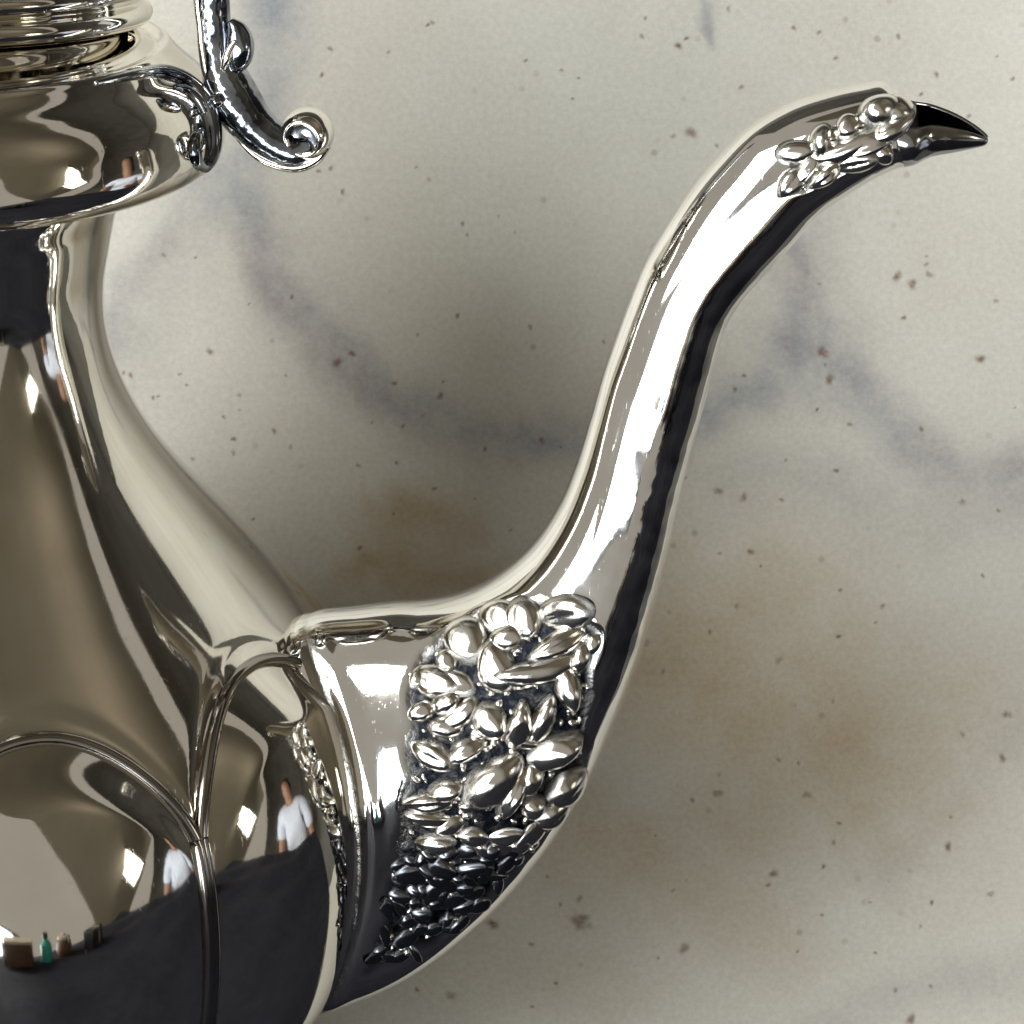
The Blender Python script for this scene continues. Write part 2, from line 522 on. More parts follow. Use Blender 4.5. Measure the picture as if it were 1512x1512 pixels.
# kind, x, y, half length, half width, height, angle (degrees, picture anticlockwise)
REL = [
 ('bead', 690, 945, 27, 27, 20, 0), ('petal', 741, 912, 24, 24, 16, 60), ('petal', 774, 917, 27, 22, 16, -60), ('bead', 752, 942, 24, 18, 16, 20),
 ('leaf', 833, 905, 38, 22, 14, 20), ('leaf', 828, 948, 40, 16, 15, 28), ('curl', 733, 988, 34, 24, 20, -55), ('curl', 800, 990, 52, 16, 16, 12), ('bead', 765, 1002, 22, 15, 14, -15),
 ('leaf', 640, 1005, 32, 22, 12, -20), ('leaf', 672, 1008, 26, 18, 10, -25), ('bead', 661, 975, 14, 14, 12, 0), ('bead', 622, 998, 18, 12, 10, 60),
 ('bead', 623, 1050, 18, 13, 14, 30), ('petal', 660, 1036, 20, 16, 14, 20), ('curl', 678, 1058, 34, 13, 14, 40), ('bead', 660, 1073, 22, 14, 14, 8), ('petal', 725, 1066, 26, 20, 18, -50),
 ('petal', 767, 1070, 30, 17, 18, 80), ('petal', 802, 1060, 32, 15, 17, 72), ('petal', 840, 1018, 28, 17, 18, -75), ('bead', 857, 970, 20, 12, 14, 75), ('bead', 876, 950, 14, 9, 10, 75),
 ('leaf', 640, 1114, 32, 17, 17, -22), ('leaf', 690, 1106, 27, 15, 15, 28), ('bead', 708, 1082, 12, 9, 9, 0), ('petal', 820, 1108, 37, 20, 19, 25), ('bead', 773, 1094, 20, 10, 9, -20),
 ('petal', 733, 1148, 44, 27, 24, 48), ('leaf', 756, 1168, 34, 16, 20, 65), ('bead', 785, 1147, 22, 14, 14, 75), ('leaf', 837, 1160, 30, 19, 17, 32), ('bead', 786, 1190, 17, 14, 14, 50),
 ('petal', 660, 1165, 24, 15, 18, 20), ('leaf', 634, 1182, 32, 14, 16, 8), ('leaf', 637, 1207, 32, 12, 12, -14), ('bead', 690, 1190, 12, 9, 10, 0), ('leaf', 815, 1200, 26, 15, 14, 40),
 ('petal', 640, 1246, 36, 15, 17, 8), ('bead', 668, 1218, 22, 12, 12, 20), ('leaf', 700, 1236, 22, 13, 13, -30), ('leaf', 744, 1236, 28, 12, 13, 18), ('bead', 722, 1262, 12, 9, 9, 40),
 ('leaf', 785, 1232, 24, 12, 12, 45), ('bead', 612, 1290, 20, 15, 14, 20), ('petal', 655, 1282, 26, 14, 14, -20), ('leaf', 692, 1286, 24, 12, 12, 25), ('bead', 748, 1275, 18, 10, 10, 60), ('bead', 640, 1318, 20, 12, 11, 70),
 ('leaf', 590, 1340, 22, 9, 10, -45), ('bead', 620, 1352, 18, 11, 10, 10), ('leaf', 665, 1330, 24, 11, 11, 30), ('bead', 700, 1318, 14, 9, 9, 20), ('leaf', 567, 1378, 18, 8, 9, -60), ('bead', 600, 1385, 18, 11, 10, 30),
 ('bead', 640, 1372, 16, 9, 9, 30), ('bead', 556, 1412, 14, 9, 8, 0), ('bead', 590, 1412, 13, 8, 8, 30), ('leaf', 680, 1362, 15, 8, 8, 35),
 # bird-head knot near the mouth
 ('bead', 1298, 166, 24, 19, 22, 20), ('bead', 1322, 166, 19, 19, 17, 0), ('bead', 1252, 188, 17, 14, 18, 60), ('bead', 1266, 184, 13, 12, 12, 0), ('bead', 1212, 208, 20, 14, 17, 70), ('bead', 1228, 202, 11, 11, 11, 0),
 ('petal', 1178, 224, 24, 13, 14, 10), ('leaf', 1168, 268, 21, 14, 14, 55), ('leaf', 1218, 258, 22, 11, 14, 40), ('curl', 1245, 222, 40, 13, 12, 25), ('leaf', 1285, 212, 32, 14, 13, 25), ('bead', 1300, 198, 10, 9, 12, 0),
 ('curl', 1320, 190, 30, 12, 14, 35), ('leaf', 1262, 238, 30, 12, 12, 22), ('bead', 1305, 228, 12, 10, 10, 0), ('leaf', 1190, 250, 24, 10, 10, 50),
]
_r2 = random.Random(5)
while len(REL) < 118:
    x, y = _r2.uniform(545, 830), _r2.uniform(1250, 1445)
    if poly_sd(np.array([x]), np.array([y]), POLY)[0] < 3 or any(abs(x - q[1]) < (q[3] + 9) * 0.5 and abs(y - q[2]) < (q[4] + 8) * 0.55 for q in REL[-62:]):
        if _r2.random() < 0.001:
            break
        continue
    REL.append((_r2.choice(('bead', 'petal', 'leaf', 'bead')), x, y, _r2.uniform(9, 16), _r2.uniform(7, 11), _r2.uniform(7, 12), _r2.uniform(-60, 60)))
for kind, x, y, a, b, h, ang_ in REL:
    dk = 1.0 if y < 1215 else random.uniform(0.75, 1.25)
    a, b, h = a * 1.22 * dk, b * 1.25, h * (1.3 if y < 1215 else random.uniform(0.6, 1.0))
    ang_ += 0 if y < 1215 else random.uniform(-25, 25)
    hit, nr, _, _ = sp_bvh.ray_cast(Vector(CAM), Vector(ray(x, y)).normalized())
    if hit is None:
        continue
    hit, nr = np.array(hit), np.array(nr)
    if nr[2] < 0:
        nr = -nr
    t = np.array([math.cos(R(ang_)), math.sin(R(ang_)), 0.0])
    t = t - nr * (t @ nr)
    fx_ = math.sqrt(max(0.25, (t @ t)))
    t /= np.linalg.norm(t)
    ti_ = random.uniform(-0.33, 0.33)
    t, nr = t * math.cos(ti_) + nr * math.sin(ti_), nr * math.cos(ti_) - t * math.sin(ti_)
    bt = np.cross(nr, t)
    Mx = np.stack([t * a / fx_, bt * b / max(0.55, math.sqrt(max(0, 1 - bt[2] ** 2))), nr * h], 1)      # columns, world units
    Lm = ROT @ Mx * S
    loc = W2L(hit - nr * 1.0)
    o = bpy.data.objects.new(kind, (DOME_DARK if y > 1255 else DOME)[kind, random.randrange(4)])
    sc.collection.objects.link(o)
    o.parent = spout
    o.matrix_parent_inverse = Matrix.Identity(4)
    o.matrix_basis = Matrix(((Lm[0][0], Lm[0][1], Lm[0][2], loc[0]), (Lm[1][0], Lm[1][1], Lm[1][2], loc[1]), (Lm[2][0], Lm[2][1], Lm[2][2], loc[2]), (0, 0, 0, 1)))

# chased grain between the leaves, too small to pick apart
gp, gf = [], []
bv_ = [(math.cos(t) * c_, math.sin(t) * c_, z_) for c_, z_ in ((1, -.2), (.75, .62)) for t in np.linspace(0, 2 * math.pi, 8, endpoint=False)] + [(0, 0, 1.0)]
bf_ = [(i, (i + 1) % 8, 8 + (i + 1) % 8, 8 + i) for i in range(8)] + [(8 + i, 8 + (i + 1) % 8, 16) for i in range(8)]
tries = 0
while len(gp) < 17 * 230 and tries < 4000:
    tries += 1
    if random.random() < 0.86:
        x, y, pg = random.uniform(545, 885), random.uniform(890, 1440), POLY
    else:
        x, y, pg = random.uniform(1150, 1345), random.uniform(150, 290), TIP
    if poly_sd(np.array([x]), np.array([y]), pg)[0] < 4:
        continue
    hit, nr, _, _ = sp_bvh.ray_cast(Vector(CAM), Vector(ray(x, y)).normalized())
    if hit is None:
        continue
    hit, nr = np.array(hit), np.array(nr)
    nr = nr if nr[2] > 0 else -nr
    t = np.cross(nr, [0.3, 0.8, 0.1])
    t /= np.linalg.norm(t)
    u_ = np.cross(nr, t)
    q_ = random.uniform(0, 3.14)
    t, u_ = t * math.cos(q_) + u_ * math.sin(q_), u_ * math.cos(q_) - t * math.sin(q_)
    ra_, rb_ = random.uniform(4, 9), random.uniform(3, 6)
    n0 = len(gp)
    gp += [tuple(W2L(hit + v[0] * ra_ * t + v[1] * rb_ * u_ + v[2] * random.uniform(3, 6) * nr)) for v in bv_]
    gf += [tuple(n0 + i for i in f_) for f_ in bf_]
me = bpy.data.meshes.new('grain')
me.from_pydata(gp, [], gf)
grain = link('grain', me, M_LEAF, spout)
grain['kind'] = 'stuff'

# ------------------------------------------------------------------ bail handle and lugs
def pl(pts, lift=0.0):
    return np.array([on_plane(p[0], p[1], lift) for p in pts]), np.array([p[2] for p in pts], float)

def mirror(o):
    """the same piece on the far side of the teapot axis"""
    c = o.copy()
    sc.collection.objects.link(c)
    c.parent = o.parent
    c.matrix_basis = Matrix.Rotation(math.pi, 4, 'Z') @ o.matrix_basis
    return c

apex = to_world(np.array([0, 0, 1830.0]))
st, sr = pl([(308, -60, 22), (312, 0, 22), (316, 40, 21), (322, 80, 22), (334, 118, 29), (352, 155, 31), (378, 188, 27), (408, 212, 24), (436, 222, 22), (462, 214, 16)])
up = [apex, apex + sdir * 130 - AX * 12, apex + sdir * 260 - AX * 75, apex + sdir * 335 - AX * 200]
st = np.vstack([up, st])
sr = np.concatenate([[30, 28, 25, 23], sr])
handle = tube_obj('handle', st, sr * 1.08, M_CAST, teapot, n=260, m=28)
_hv = np.zeros(len(handle.data.vertices) * 3)
handle.data.vertices.foreach_get('co', _hv)
_hv = _hv.reshape(-1, 3)
_n = np.zeros_like(_hv)
handle.data.vertices.foreach_get('normal', _n.ravel())
p, r_ = pl([(296, -40, 5), (293, 0, 6), (297, 40, 6), (301, 80, 7), (308, 115, 7), (322, 150, 5)], 14)
h1 = tube_obj('edge_bead', p, r_, M_SIL, handle, n=60)
p, r_ = pl([(340, 30, 5), (350, 46, 15), (354, 66, 19), (351, 88, 17), (342, 108, 6)], 14)
h2 = tube_obj('leaf', p, r_, M_CAST, handle, n=40, m=20)
p, r_ = pl([(348, 60, 3), (340, 72, 5), (334, 88, 6), (329, 103, 3)], 34)
h2b = tube_obj('leaf', p, r_, M_SIL, handle, n=30, m=10)
p, r_ = pl([(352, 205, 4), (378, 228, 7), (405, 241, 8), (438, 246, 8), (466, 236, 7), (484, 214, 6)], 8)
h3 = tube_obj('edge_bead', p, r_, M_SIL, handle, n=60)
# scroll end: a turned button lying in the plane of the handle
cbt = on_plane(455, 196, 0)
bn = sperp + 0.16 * np.array([-1, -0.9, 0])
bn /= np.linalg.norm(bn)
bu = np.cross(bn, AX)
bu /= np.linalg.norm(bu)
bv = np.cross(bn, bu)
def button(name, prof, mat, parent, n=48):
    pr = np.array(prof, float)
    a = np.linspace(0, 2 * math.pi, n, endpoint=False)
    G = cbt + pr[:, 1][:, None, None] * (np.cos(a)[None, :, None] * bu + np.sin(a)[None, :, None] * bv) + pr[:, 0][:, None, None] * bn
    return link(name, grid_mesh(name, W2L(G), closed_u=True), mat, parent)
b_ = catmull([(-26, 1), (-27, 14), (-23, 26), (-10, 33), (4, 34), (16, 32), (24, 27), (27, 23), (25, 19)], 40)
scroll = button('scroll', b_.tolist(), M_SIL, handle)
button_face = button('scroll_face', catmull([(20, 23), (14, 20), (12, 10), (13, 1)], 14).tolist(), M_BEAK, handle)

def on_front(px, py, rad, lift):
    P = on_plane(px, py, lift)
    d = Vector(ray(px, py)).normalized()
    h, n_, _, dd = collar_bvh.ray_cast(Vector(CAM), d)
    if h is not None and dd < np.linalg.norm(P - CAM):
        return np.array(h) + np.array([0, 0, 1.0]) * rad * 0.4
    return P
def lug_piece(name, pts, mat, lift=18, n=90, parent=None):
    P = np.array([on_front(a, b, c, lift) for a, b, c in pts])
    return tube_obj(name, P, np.array([c for a, b, c in pts], float), mat, parent or teapot, n=n, m=14)
lug = lug_piece('lug', [(140, 123, 3), (170, 116, 5), (205, 109, 7), (245, 106, 9), (280, 122, 11), (303, 152, 13), (314, 190, 13), (314, 225, 11), (303, 247, 8), (292, 240, 8), (288, 220, 9), (292, 204, 8), (299, 194, 5)], M_LUG)
lug_leaf = lug_piece('leaf', [(258, 128, 3), (275, 132, 6), (292, 146, 7), (304, 168, 5)], M_LUG, 26, 40, lug)
p, r_ = pl([(318, 152, 4), (318, 152, 8), (319, 152, 4)], 46)
rivet_c = on_plane(319, 150, 40)
rv = tube_obj('rivet', np.array([rivet_c - sperp * 40, rivet_c - sperp * 10, rivet_c, rivet_c + sperp * 6]), np.array([10, 10, 9, 2]), M_CAST, teapot, n=24, m=16)
for o in (handle, lug, rv):
    c = mirror(o)
    for ch in o.children:
        d_ = ch.copy()
        sc.collection.objects.link(d_)
        d_.parent = c

# ------------------------------------------------------------------ the pale stained surface
KZ = (D + ZB) / D
X0, X1, Y0, Y1 = -2600, 3600, -1160, 3600         # extent of the surface, units
def T(px, py):
    return np.array([(px - 756) * KZ, (756 - py) * KZ])

def seg_dist(X, Y, pts):
    d = np.full(X.shape, 1e9)
    P = catmull(np.array([T(*p[:2]) for p in pts]), 60)
    for a, b in zip(P[:-1], P[1:]):
        e = b - a
        t = np.clip(((X - a[0]) * e[0] + (Y - a[1]) * e[1]) / (e @ e + 1e-9), 0, 1)
        d = np.minimum(d, np.hypot(X - a[0] - t * e[0], Y - a[1] - t * e[1]))
    return d

def axis_(lo, hi, f0, f1, n):
    return np.concatenate([np.linspace(lo, f0, 40, endpoint=False), np.linspace(f0, f1, n), np.linspace(f1, hi, 41)[1:]])
gx, gy = np.meshgrid(axis_(X0, X1, -880, 880, 820), axis_(Y0, Y1, -885, 880, 820))
VEINS = [([(420, -60), (400, 60), (385, 180), (370, 300), (400, 400), (455, 480), (530, 550), (620, 605), (720, 640), (820, 652), (920, 640), (1010, 622), (1090, 590), (1150, 540), (1185, 480), (1195, 420), (1170, 350), (1150, 300)], 44, 0.9),
         ([(1170, 340), (1195, 420), (1225, 500), (1280, 580), (1350, 650), (1430, 690), (1540, 695)], 42, 0.8),
         ([(150, 520), (190, 440), (240, 370), (300, 290), (350, 260)], 42, 0.7), ([(1030, -40), (1042, 20), (1052, 70)], 10, 0.9), ([(1165, 340), (1205, 440), (1235, 540)], 62, 0.75), ([(1050, 600), (1120, 570), (1180, 520)], 60, 0.5), ([(170, 520), (230, 430), (290, 330)], 75, 0.45), ([(380, 320), (420, 420), (480, 500)], 60, 0.5), ([(1380, 700), (1450, 720), (1540, 740)], 70, 0.5), ([(1180, 1560), (1330, 1470), (1540, 1430)], 40, 0.35),
         ([(1100, 700), (1250, 720), (1400, 760)], 60, 0.35), ([(400, -50), (412, 60), (405, 130)], 12, 0.7),
         ([(-1100, 300), (-700, 500), (-300, 300), (0, -200), (100, -700)], 40, 0.7), ([(1700, 300), (1600, 900), (1300, 1300)], 40, 0.25)]
vein = np.zeros_like(gx)
wob = 14 * np.sin(gx / 61 + gy / 83) + 10 * np.sin(gx / 33 - gy / 47 + np.sin(gy / 29)) + 6 * np.sin(gx / 13 + gy / 17 + 2 * np.sin(gx / 41))
for pts, wd, st_ in VEINS:
    d = seg_dist(gx, gy, pts) + wob * 0.6
    vein = np.maximum(vein, st_ * np.exp(-(np.maximum(d, 0) / (wd * KZ)) ** 2))
stain_shade = np.zeros_like(gx)  # real brown stains, plus the soft shade right of the spout painted in brown
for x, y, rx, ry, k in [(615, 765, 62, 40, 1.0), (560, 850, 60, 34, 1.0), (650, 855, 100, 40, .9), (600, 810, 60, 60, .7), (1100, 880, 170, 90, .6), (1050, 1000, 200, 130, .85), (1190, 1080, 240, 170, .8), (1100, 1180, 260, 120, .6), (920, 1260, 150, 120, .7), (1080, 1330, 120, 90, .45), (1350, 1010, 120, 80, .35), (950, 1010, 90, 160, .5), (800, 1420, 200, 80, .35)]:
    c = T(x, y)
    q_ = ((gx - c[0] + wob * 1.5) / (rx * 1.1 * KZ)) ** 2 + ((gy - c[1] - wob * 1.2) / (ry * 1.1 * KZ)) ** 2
    stain_shade = np.maximum(stain_shade, k * np.exp(-q_ * 0.9))
spot = np.zeros_like(gx)
SPK = [(float(x), float(y), float(r)) for x, y, r in zip(rng.uniform(160, 1500, 190), rng.uniform(10, 1500, 190), rng.uniform(2.2, 4.6, 190))] + [(855 + 6, 1355, 9), (868, 1368, 7), (498, 535, 8), (520, 522, 6), (310, 519, 6), (1002, 68, 6), (1020, 196, 10), (1058, 250, 6), (1325, 408, 8), (1348, 420, 8), (1447, 530, 8), (1372, 405, 6), (1135, 395, 6), (855, 1362, 14), (728, 1365, 9), (1060, 1172, 8), (1192, 1174, 7), (1143, 1290, 7), (665, 1470, 8), (1010, 1400, 9), (1480, 1120, 7), (1215, 520, 10), (1225, 560, 8), (1060, 725, 7), (1098, 735, 7), (1420, 742, 6), (1150, 975, 6), (855, 1328, 6), (1345, 1505, 9), (1487, 1055, 7), (1463, 1320, 6), (1108, 815, 6), (650, 585, 6), (800, 650, 5), (405, 636, 5), (1400, 1250, 7)]
for x, y, r_ in SPK:
    c = T(x, y)
    a_ = np.arctan2(gy - c[1], gx - c[0])
    k1, k2, k3 = rng.uniform(0, 6.28, 3)
    rr_ = r_ * 0.82 * KZ * (1 + 0.22 * np.sin(2 * a_ + k1) + 0.10 * np.sin(3 * a_ + k2) + 0.06 * np.sin(5 * a_ + k3))
    spot = np.maximum(spot, rng.uniform(.75, 1) * np.exp(-(((gx - c[0]) ** 2 + (gy - c[1]) ** 2) / rr_ ** 2) ** 1.5))
Pt = np.stack([gx, gy, np.zeros_like(gx)], -1) * S
# the right edge runs off at a slant beyond the picture, chipped
def edge_x(y):
    e = 1180 + 1.44 * np.maximum(y - 150, 0) - 60 * smooth(-900, 100, y)
    return e + 22 * np.sin(y / 61) + 16 * np.sin(y / 27 + 1) + 30 * np.sin(y / 190 + 2) * smooth(0, 600, y)
def to_edge(P):
    x, y = P[..., 0] / S, P[..., 1] / S
    k = (edge_x(y) - 885) / (X1 - 885)
    P[..., 0] = np.where(x > 885, 885 + (x - 885) * k, x) * S
    return P
Pt = to_edge(Pt)
me = grid_mesh('table_surface', Pt)
vattr(me, 'vein', vein)
vattr(me, 'stain_shade', stain_shade)
vattr(me, 'spot', spot)
m, nt, p = new_mat('stained_glaze')
ob = N(nt, 'ShaderNodeTexCoord').outputs['Object']
A = lambda n: N(nt, 'ShaderNodeAttribute', attribute_name=n).outputs['Fac']
big = noise(nt, 14, 5, 0.6, ob)
mid = noise(nt, 70, 5, 0.6, ob)
fine = noise(nt, 700, 3, 0.7, ob)
col = ramp(nt, big.outputs[0], [(0.3, (0.51, 0.495, 0.44)), (0.7, (0.60, 0.59, 0.54))]).outputs[0]
vm = math_n(nt, 'MULTIPLY', A('vein'), ramp(nt, mid.outputs[0], [(0.30, (0.35,) * 3), (0.62, (1,) * 3)]).outputs[0], True)
vcol = ramp(nt, big.outputs[0], [(0.4, (0.25, 0.275, 0.315)), (0.6, (0.285, 0.265, 0.275))]).outputs[0]
col = mixc(nt, math_n(nt, 'MULTIPLY', vm, 1.0), col, vcol)
sm = math_n(nt, 'MULTIPLY', A('stain_shade'), ramp(nt, mid.outputs[0], [(0.3, (0.6,) * 3), (0.65, (1,) * 3)]).outputs[0], True)
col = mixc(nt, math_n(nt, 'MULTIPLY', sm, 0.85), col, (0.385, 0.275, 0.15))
col = mixc(nt, 0.4, col, ramp(nt, fine.outputs[0], [(0.3, (0.30, 0.28, 0.24)), (0.7, (0.75, 0.72, 0.66))]).outputs[0], 'SOFT_LIGHT')
vo = N(nt, 'ShaderNodeTexVoronoi')
vo.inputs['Scale'].default_value = 150
nt.links.new(ob, vo.inputs['Vector'])
dots = ramp(nt, vo.outputs['Distance'], [(0.07, (1,) * 3), (0.16, (0,) * 3)]).outputs[0]
keep = ramp(nt, noise(nt, 38, 3, 0.6, ob).outputs[0], [(0.50, (0,) * 3), (0.62, (1,) * 3)]).outputs[0]
col = mixc(nt, math_n(nt, 'MULTIPLY', math_n(nt, 'MULTIPLY', dots, keep, True), 0.45), col, (0.20, 0.15, 0.10))
sp_ = math_n(nt, 'MULTIPLY', A('spot'), ramp(nt, noise(nt, 420, 4, 0.6, ob).outputs[0], [(0.30, (0.3,) * 3), (0.55, (1,) * 3)]).outputs[0], True)
col = mixc(nt, math_n(nt, 'MULTIPLY', sp_, 0.85), col, (0.115, 0.048, 0.012))
nt.links.new(col, p.inputs['Base Color'])
p.inputs['Roughness'].default_value = 0.42
p.inputs['Specular IOR Level'].default_value = 0.3
bp = N(nt, 'ShaderNodeBump')
bp.inputs['Distance'].default_value = 0.0004
bp.inputs['Strength'].default_value = 0.15
nt.links.new(fine.outputs[0], bp.inputs['Height'])
nt.links.new(bp.outputs[0], p.inputs['Normal'])
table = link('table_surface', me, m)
tag(table, 'pale cream surface with blue grey veins, brown stains with painted-in shade and rust specks behind the teapot', None, None, 'structure')
# slab under it
sx_, sy_ = np.meshgrid(np.concatenate([np.linspace(X0, 885, 20), np.linspace(885, X1, 12)[1:]]), np.linspace(Y0, Y1, 160))
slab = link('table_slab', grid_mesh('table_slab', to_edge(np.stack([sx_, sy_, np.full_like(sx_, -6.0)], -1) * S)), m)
sm_ = slab.modifiers.new('thick', 'SOLIDIFY')
sm_.thickness = 0.009
sm_.offset = -1
tag(slab, kind='structure')

# ------------------------------------------------------------------ what stands round the camera (seen mirrored in the silver)
def sph(az, el, d, o=(-0.06, -0.03, 0.09)):
    a, e = R(az), R(el)
    return Vector((o[0] + d * math.cos(e) * math.cos(a), o[1] + d * math.cos(e) * math.sin(a), o[2] + d * math.sin(e)))

def flat_mat(name, c, rough=0.9, var=0.12, scale=20):
    m, nt, p = new_mat(name)
    ob = N(nt, 'ShaderNodeTexCoord').outputs['Object']
    n = noise(nt, scale, 4, 0.6, ob)
    nt.links.new(ramp(nt, n.outputs[0], [(0.3, tuple(x * (1 - var) for x in c)), (0.7, tuple(x * (1 + var) for x in c))]).outputs[0], p.inputs['Base Color'])
    p.inputs['Roughness'].default_value = rough
    return m

def boxes(name, items, mat, parent=None):
    """items: (Matrix, size)"""
    bm = bmesh.new()
    for Mx, sz in items:
        r = bmesh.ops.create_cube(bm, size=1)
        for v in r['verts']:
            v.co = Mx @ Vector((v.co.x * sz[0], v.co.y * sz[1], v.co.z * sz[2]))
    bmesh.ops.bevel(bm, geom=bm.edges, offset=min(min(s) for _, s in items) * 0.08, segments=1, affect='EDGES')
    me = bpy.data.meshes.new(name)
    bm.to_mesh(me)
    bm.free()
    return link(name, me, mat, parent, False)

# dark wall low behind the far side of the surface, and the dark beam overhead
M_WALL = flat_mat('dark_wall_paint', (0.115, 0.108, 0.092), 0.9, 0.2, 3)
az_ = np.radians(np.linspace(-62, 130, 120))
zz_ = np.linspace(-0.9, 1.25, 12)
A_, Z_ = np.meshgrid(az_, zz_)
rad_ = 3.6 + 0.05 * np.sin(A_ * 9)
wall = link('wall', grid_mesh('wall', np.stack([rad_ * np.cos(A_), rad_ * np.sin(A_), Z_ + 0.08 * np.sin(A_ * 5)], -1)), M_WALL)
tag(wall, kind='structure')
back = link('back_wall', grid_mesh('back_wall', np.stack(np.meshgrid(np.linspace(-4, 4, 12), np.linspace(-4, 4, 12)) + [np.full((12, 12), -0.22)], -1)), M_WALL)
tag(back, kind='structure')
M_CEIL = flat_mat('ceiling_paint', (0.60, 0.54, 0.44), 0.9, 0.06, 3)
cu, cv = np.meshgrid(np.linspace(0.35, 3.2, 60), np.linspace(-2.6, 2.6, 60))
ca, cb = math.cos(R(38)), math.sin(R(38))
ceiling = link('ceiling', grid_mesh('ceiling', np.stack([cu * ca - cv * cb, cu * cb + cv * ca, 1.5 + 0 * cu], -1)), M_CEIL)
tag(ceiling, kind='structure')
area('added_ceiling_fill', (1.75 * ca, 1.75 * cb, 0.75), (1.75 * ca, 1.75 * cb, 2), 0.5, 0.5, 2.0, (1.0, 0.93, 0.80))  # added lamp without a known source, gives the ceiling a soft gradient

# dark navy cloth spread on the shelf the teapot stands on
M_NAVY = flat_mat('navy_cloth', (0.012, 0.013, 0.024), 0.85, 0.35, 60)
cu, cv = np.meshgrid(np.linspace(-4200, 4300, 280), np.linspace(-250, 3700, 160))
wr = 24 * np.sin(cu / 210 + cv / 300 + np.sin(cv / 500))  + 10 * np.sin(cu / 170 + 1.3 * np.sin(cv / 420)) + 16 * np.sin(cu / 610 - cv / 380) + 7 * np.sin(cv / 130 + cu / 900)
wr = wr * smooth(500, 1100, np.hypot(cu, cv)) - 1.5 - 900 * smooth(3600, 4500, cv) 
Lc = np.stack([cu, cv, -LF + wr - 12 * smooth(500, 1100, np.hypot(cu, cv))], -1)
cloth = link('dark_cloth', grid_mesh('dark_cloth', to_world(Lc) * S), M_NAVY)
cm = cloth.modifiers.new('thick', 'SOLIDIFY')
cm.thickness = 0.002
tag(cloth, 'dark navy cloth spread below the teapot, mirrored in its belly', 'cloth')

# windows: frames with panes of daylight
M_FRAME = flat_mat('window_frame_paint', (0.10, 0.09, 0.08), 0.5, 0.1, 30)
def window(az, el, d, sx, sy, power, col, bars_x, bars_y, roll=0):
    loc = sph(az, el, d)
    rot = (Vector((-0.06, -0.03, 0.09)) - loc).to_track_quat('-Z', 'Y') @ Matrix.Rotation(R(roll), 3, 'Z').to_quaternion()
    la = area('window_light', loc, (-0.06, -0.03, 0.09), sx, sy, power, col)
    la.rotation_euler = rot.to_euler()
    if bars_x is None:
        return la
    Mx = Matrix.Translation(loc) @ rot.to_matrix().to_4x4() @ Matrix.Translation((0, 0, -0.03))
    it = []
    t = 0.05
    for x in (-sx / 2, sx / 2):
        it.append((Mx @ Matrix.Translation((x, 0, 0)), (t, sy + t, 0.04)))
    for y in (-sy / 2, sy / 2):
        it.append((Mx @ Matrix.Translation((0, y, 0.001)), (sx + t, t, 0.038)))
    for x in bars_x:
        it.append((Mx @ Matrix.Translation((x * sx, 0, 0.002)), (0.03, sy, 0.03)))
    for y in bars_y:
        it.append((Mx @ Matrix.Translation((0, y * sy, 0.003)), (sx, 0.03, 0.026)))
    o = boxes('window_frame', it, M_FRAME)
    tag(o, kind='structure')
    return la

window(-117, 49, 2.6, 2.2, 1.1, 84, (0.88, 0.95, 1.0), (-0.30,), ())
window(-11, 31, 2.6, 0.42, 0.66, 4.5, (1.0, 0.95, 0.82), (), (0.04,), roll=-28)
window(172, 48, 2.6, 1.9, 1.15, 92, (0.97, 0.98, 0.97), None, None)

# a person in a white shirt far off, standing where the silver mirrors them
def skin_mesh(name, joints, bones, mat, parent=None, sub=2):
    me = bpy.data.meshes.new(name)
    me.from_pydata([j[:3] for j in joints], bones, [])
    o = link(name, me, mat, parent, False)
    sk = o.modifiers.new('skin', 'SKIN')
    sk.use_smooth_shade = True
    for v, j in zip(me.skin_vertices[0].data, joints):
        v.radius = (j[3], j[4] if len(j) > 4 else j[3])
    me.skin_vertices[0].data[0].use_root = True
    sb = o.modifiers.new('sub', 'SUBSURF')
    sb.levels = sb.render_levels = sub
    return o
pr_ = bpy.data.objects.new('person', None)
sc.collection.objects.link(pr_)
KM = Matrix(((E1[0], EY[0], AX[0]), (E1[1], EY[1], AX[1]), (E1[2], EY[2], AX[2])))
pd = sph(-12.5, 1, 1.35)
pr_.matrix_world = Matrix.Translation(pd) @ KM.to_4x4() @ Matrix.Rotation(R(-80), 4, 'Z') @ Matrix.Translation((0, 0, -1.28))
tag(pr_, 'person in a white shirt standing with raised hands, mirrored small in the teapot', 'person')
M_SKIN = flat_mat('skin', (0.30, 0.16, 0.10), 0.55, 0.08, 30)
M_SHIRT = flat_mat('shirt_cloth', (0.62, 0.66, 0.76), 0.9, 0.05, 30)
M_HAIR = flat_mat('hair', (0.03, 0.018, 0.012), 0.6, 0.2, 80)
M_TROU = flat_mat('trouser_cloth', (0.03, 0.032, 0.045), 0.9, 0.2, 40)
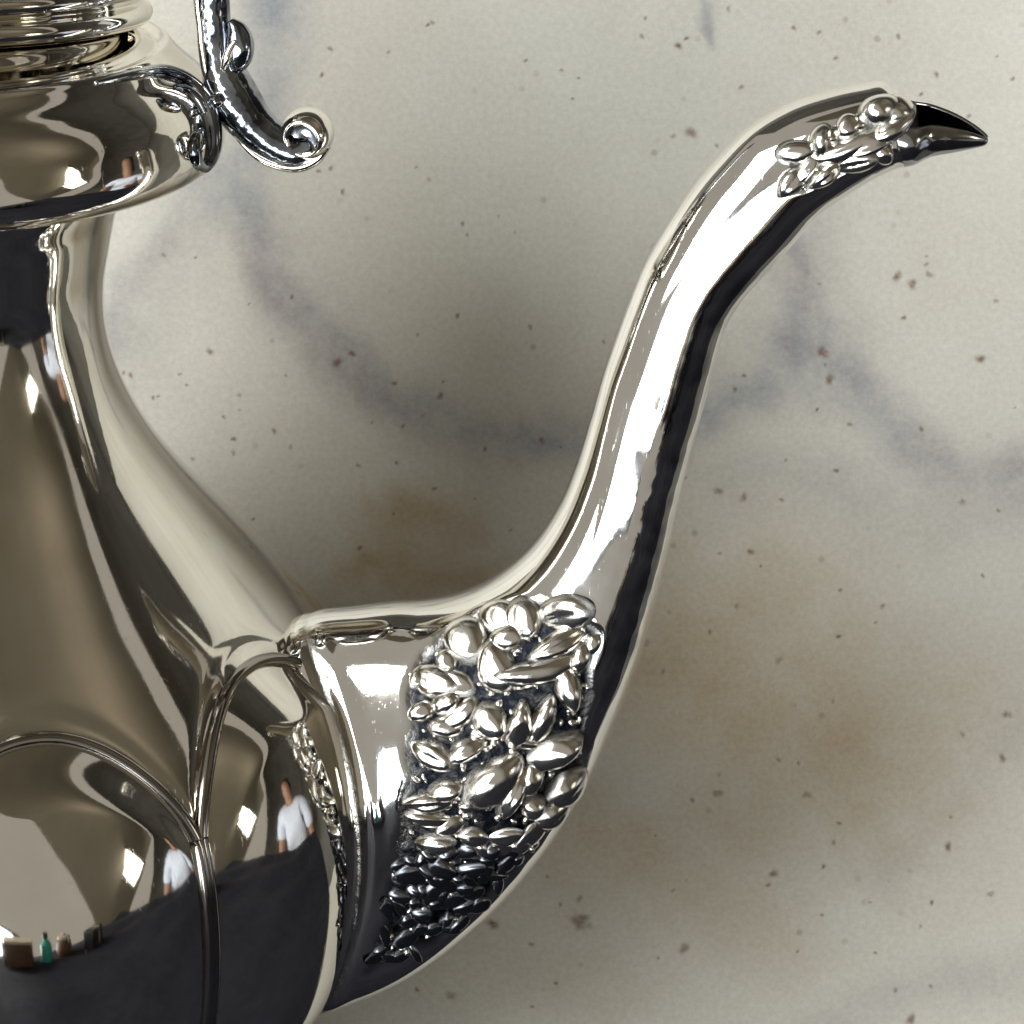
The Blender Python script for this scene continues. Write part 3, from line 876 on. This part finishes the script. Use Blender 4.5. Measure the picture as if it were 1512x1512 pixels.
J = [(0, 0, .92, .14, .10), (0, 0, 1.08, .13, .095), (0, 0, 1.28, .155, .10), (0, 0, 1.42, .10, .07), (0, 0, 1.49, .052), (0, -.01, 1.58, .075, .09), (0, 0, 1.69, .06, .075),
     (.18, 0, 1.39, .055), (.24, -.06, 1.13, .042), (.14, -.28, 1.20, .034), (.10, -.34, 1.25, .036, .02),
     (-.18, 0, 1.39, .055), (-.24, -.06, 1.13, .042), (-.14, -.28, 1.20, .034), (-.10, -.34, 1.25, .036, .02),
     (.10, 0, .84, .085), (.10, -.01, .48, .058), (.10, .02, .08, .04), (.11, -.14, .03, .035, .03), (-.10, 0, .84, .085), (-.10, -.01, .48, .058), (-.10, .02, .08, .04), (-.11, -.14, .03, .035, .03)]
skin_mesh('body', J, [(0, 1), (1, 2), (2, 3), (3, 4), (4, 5), (5, 6), (3, 7), (7, 8), (8, 9), (9, 10), (3, 11), (11, 12), (12, 13), (13, 14), (0, 15), (15, 16), (16, 17), (17, 18), (0, 19), (19, 20), (20, 21), (21, 22)], M_SKIN, pr_)
skin_mesh('shirt', [(0, 0, .88, .16, .12), (0, 0, 1.08, .15, .115), (0, 0, 1.28, .175, .12), (0, 0, 1.43, .115, .085), (.18, 0, 1.40, .075), (.22, -.03, 1.24, .065), (-.18, 0, 1.40, .075), (-.22, -.03, 1.24, .065)], [(0, 1), (1, 2), (2, 3), (3, 4), (4, 5), (3, 6), (6, 7)], M_SHIRT, pr_)
skin_mesh('trousers', [(0, 0, .95, .155, .115), (.10, 0, .84, .10), (.10, -.01, .48, .075), (.10, .02, .10, .065), (-.10, 0, .84, .10), (-.10, -.01, .48, .075), (-.10, .02, .10, .065)], [(0, 1), (1, 2), (2, 3), (0, 4), (4, 5), (5, 6)], M_TROU, pr_)
skin_mesh('hair', [(0, .02, 1.70, .085, .09), (0, .05, 1.62, .085, .07), (0, .05, 1.54, .07, .04)], [(0, 1), (1, 2)], M_HAIR, pr_)

# small things along the far edge of the cloth, mirrored as a dark busy line
def on_cloth(name, label, cat, cu, cv, rz):
    o = bpy.data.objects.new(name, None)
    sc.collection.objects.link(o)
    o.matrix_world = Matrix.Translation(to_world(np.array([cu, cv, -LF + 2.0])) * S) @ KM.to_4x4() @ Matrix.Rotation(R(rz), 4, 'Z')
    tag(o, label, cat)
    return o
def box_at(name, par, c, sz, mat):
    return boxes(name, [(Matrix.Translation(Vector(c) * S), tuple(v * S for v in sz))], mat, par)
def turned(name, par, prof, mat):
    pr = catmull(prof, 40)
    a = np.linspace(0, 2 * math.pi, 28, endpoint=False)
    G_ = np.stack([pr[:, 1][:, None] * np.cos(a), pr[:, 1][:, None] * np.sin(a), np.repeat(pr[:, 0][:, None], 28, 1)], -1) * S
    return link(name, grid_mesh(name, G_, closed_u=True, cap=True), mat, par)
M_WOOD = flat_mat('brown_wood', (0.10, 0.045, 0.02), 0.5, 0.3, 60)
M_TEAL = flat_mat('teal_plastic', (0.05, 0.42, 0.36), 0.35, 0.05, 30)
M_BLACK = flat_mat('black_plastic', (0.012, 0.012, 0.014), 0.4, 0.1, 30)
M_CARD = flat_mat('pale_card', (0.50, 0.42, 0.32), 0.8, 0.1, 30)
t_ = on_cloth('wooden_box', 'brown wooden box with a pale lid at the cloth edge, mirrored in the teapot', 'box', 350, 3150, 12)
box_at('body', t_, (0, 0, 190), (620, 360, 380), M_WOOD)
box_at('lid', t_, (0, 0, 403), (640, 380, 44), M_CARD)
t_ = on_cloth('bottle', 'teal plastic bottle with a black cap at the cloth edge, mirrored in the teapot', 'bottle', 950, 3100, 0)
turned('body', t_, [(0, 110), (20, 118), (260, 118), (330, 100), (380, 48), (410, 44)], M_TEAL)
turned('cap', t_, [(412, 50), (418, 54), (480, 54), (490, 46)], M_BLACK)
t_ = on_cloth('jar', 'squat dark brown jar with a pale lid at the cloth edge, mirrored in the teapot', 'jar', 1420, 3200, 0)
turned('body', t_, [(0, 150), (20, 170), (120, 190), (260, 165), (300, 130)], M_WOOD)
turned('lid', t_, [(302, 140), (310, 150), (350, 140), (365, 60), (395, 40), (400, 10)], M_CARD)
t_ = on_cloth('camera_case', 'black rectangular case with a pale strap at the cloth edge, mirrored in the teapot', 'case', 2150, 2950, -20)
box_at('body', t_, (0, 0, 170), (520, 300, 340), M_BLACK)
box_at('strap', t_, (60, 0, 175), (60, 312, 352), M_CARD)

# stand the whole place upright: the teapot's axis is plumb, the pale surface leans behind it
G = Matrix.Rotation(R(90) - TAU, 4, 'X')
for o in list(sc.objects):
    if o.parent is None:
        o.matrix_world = G @ (o.matrix_basis.copy())
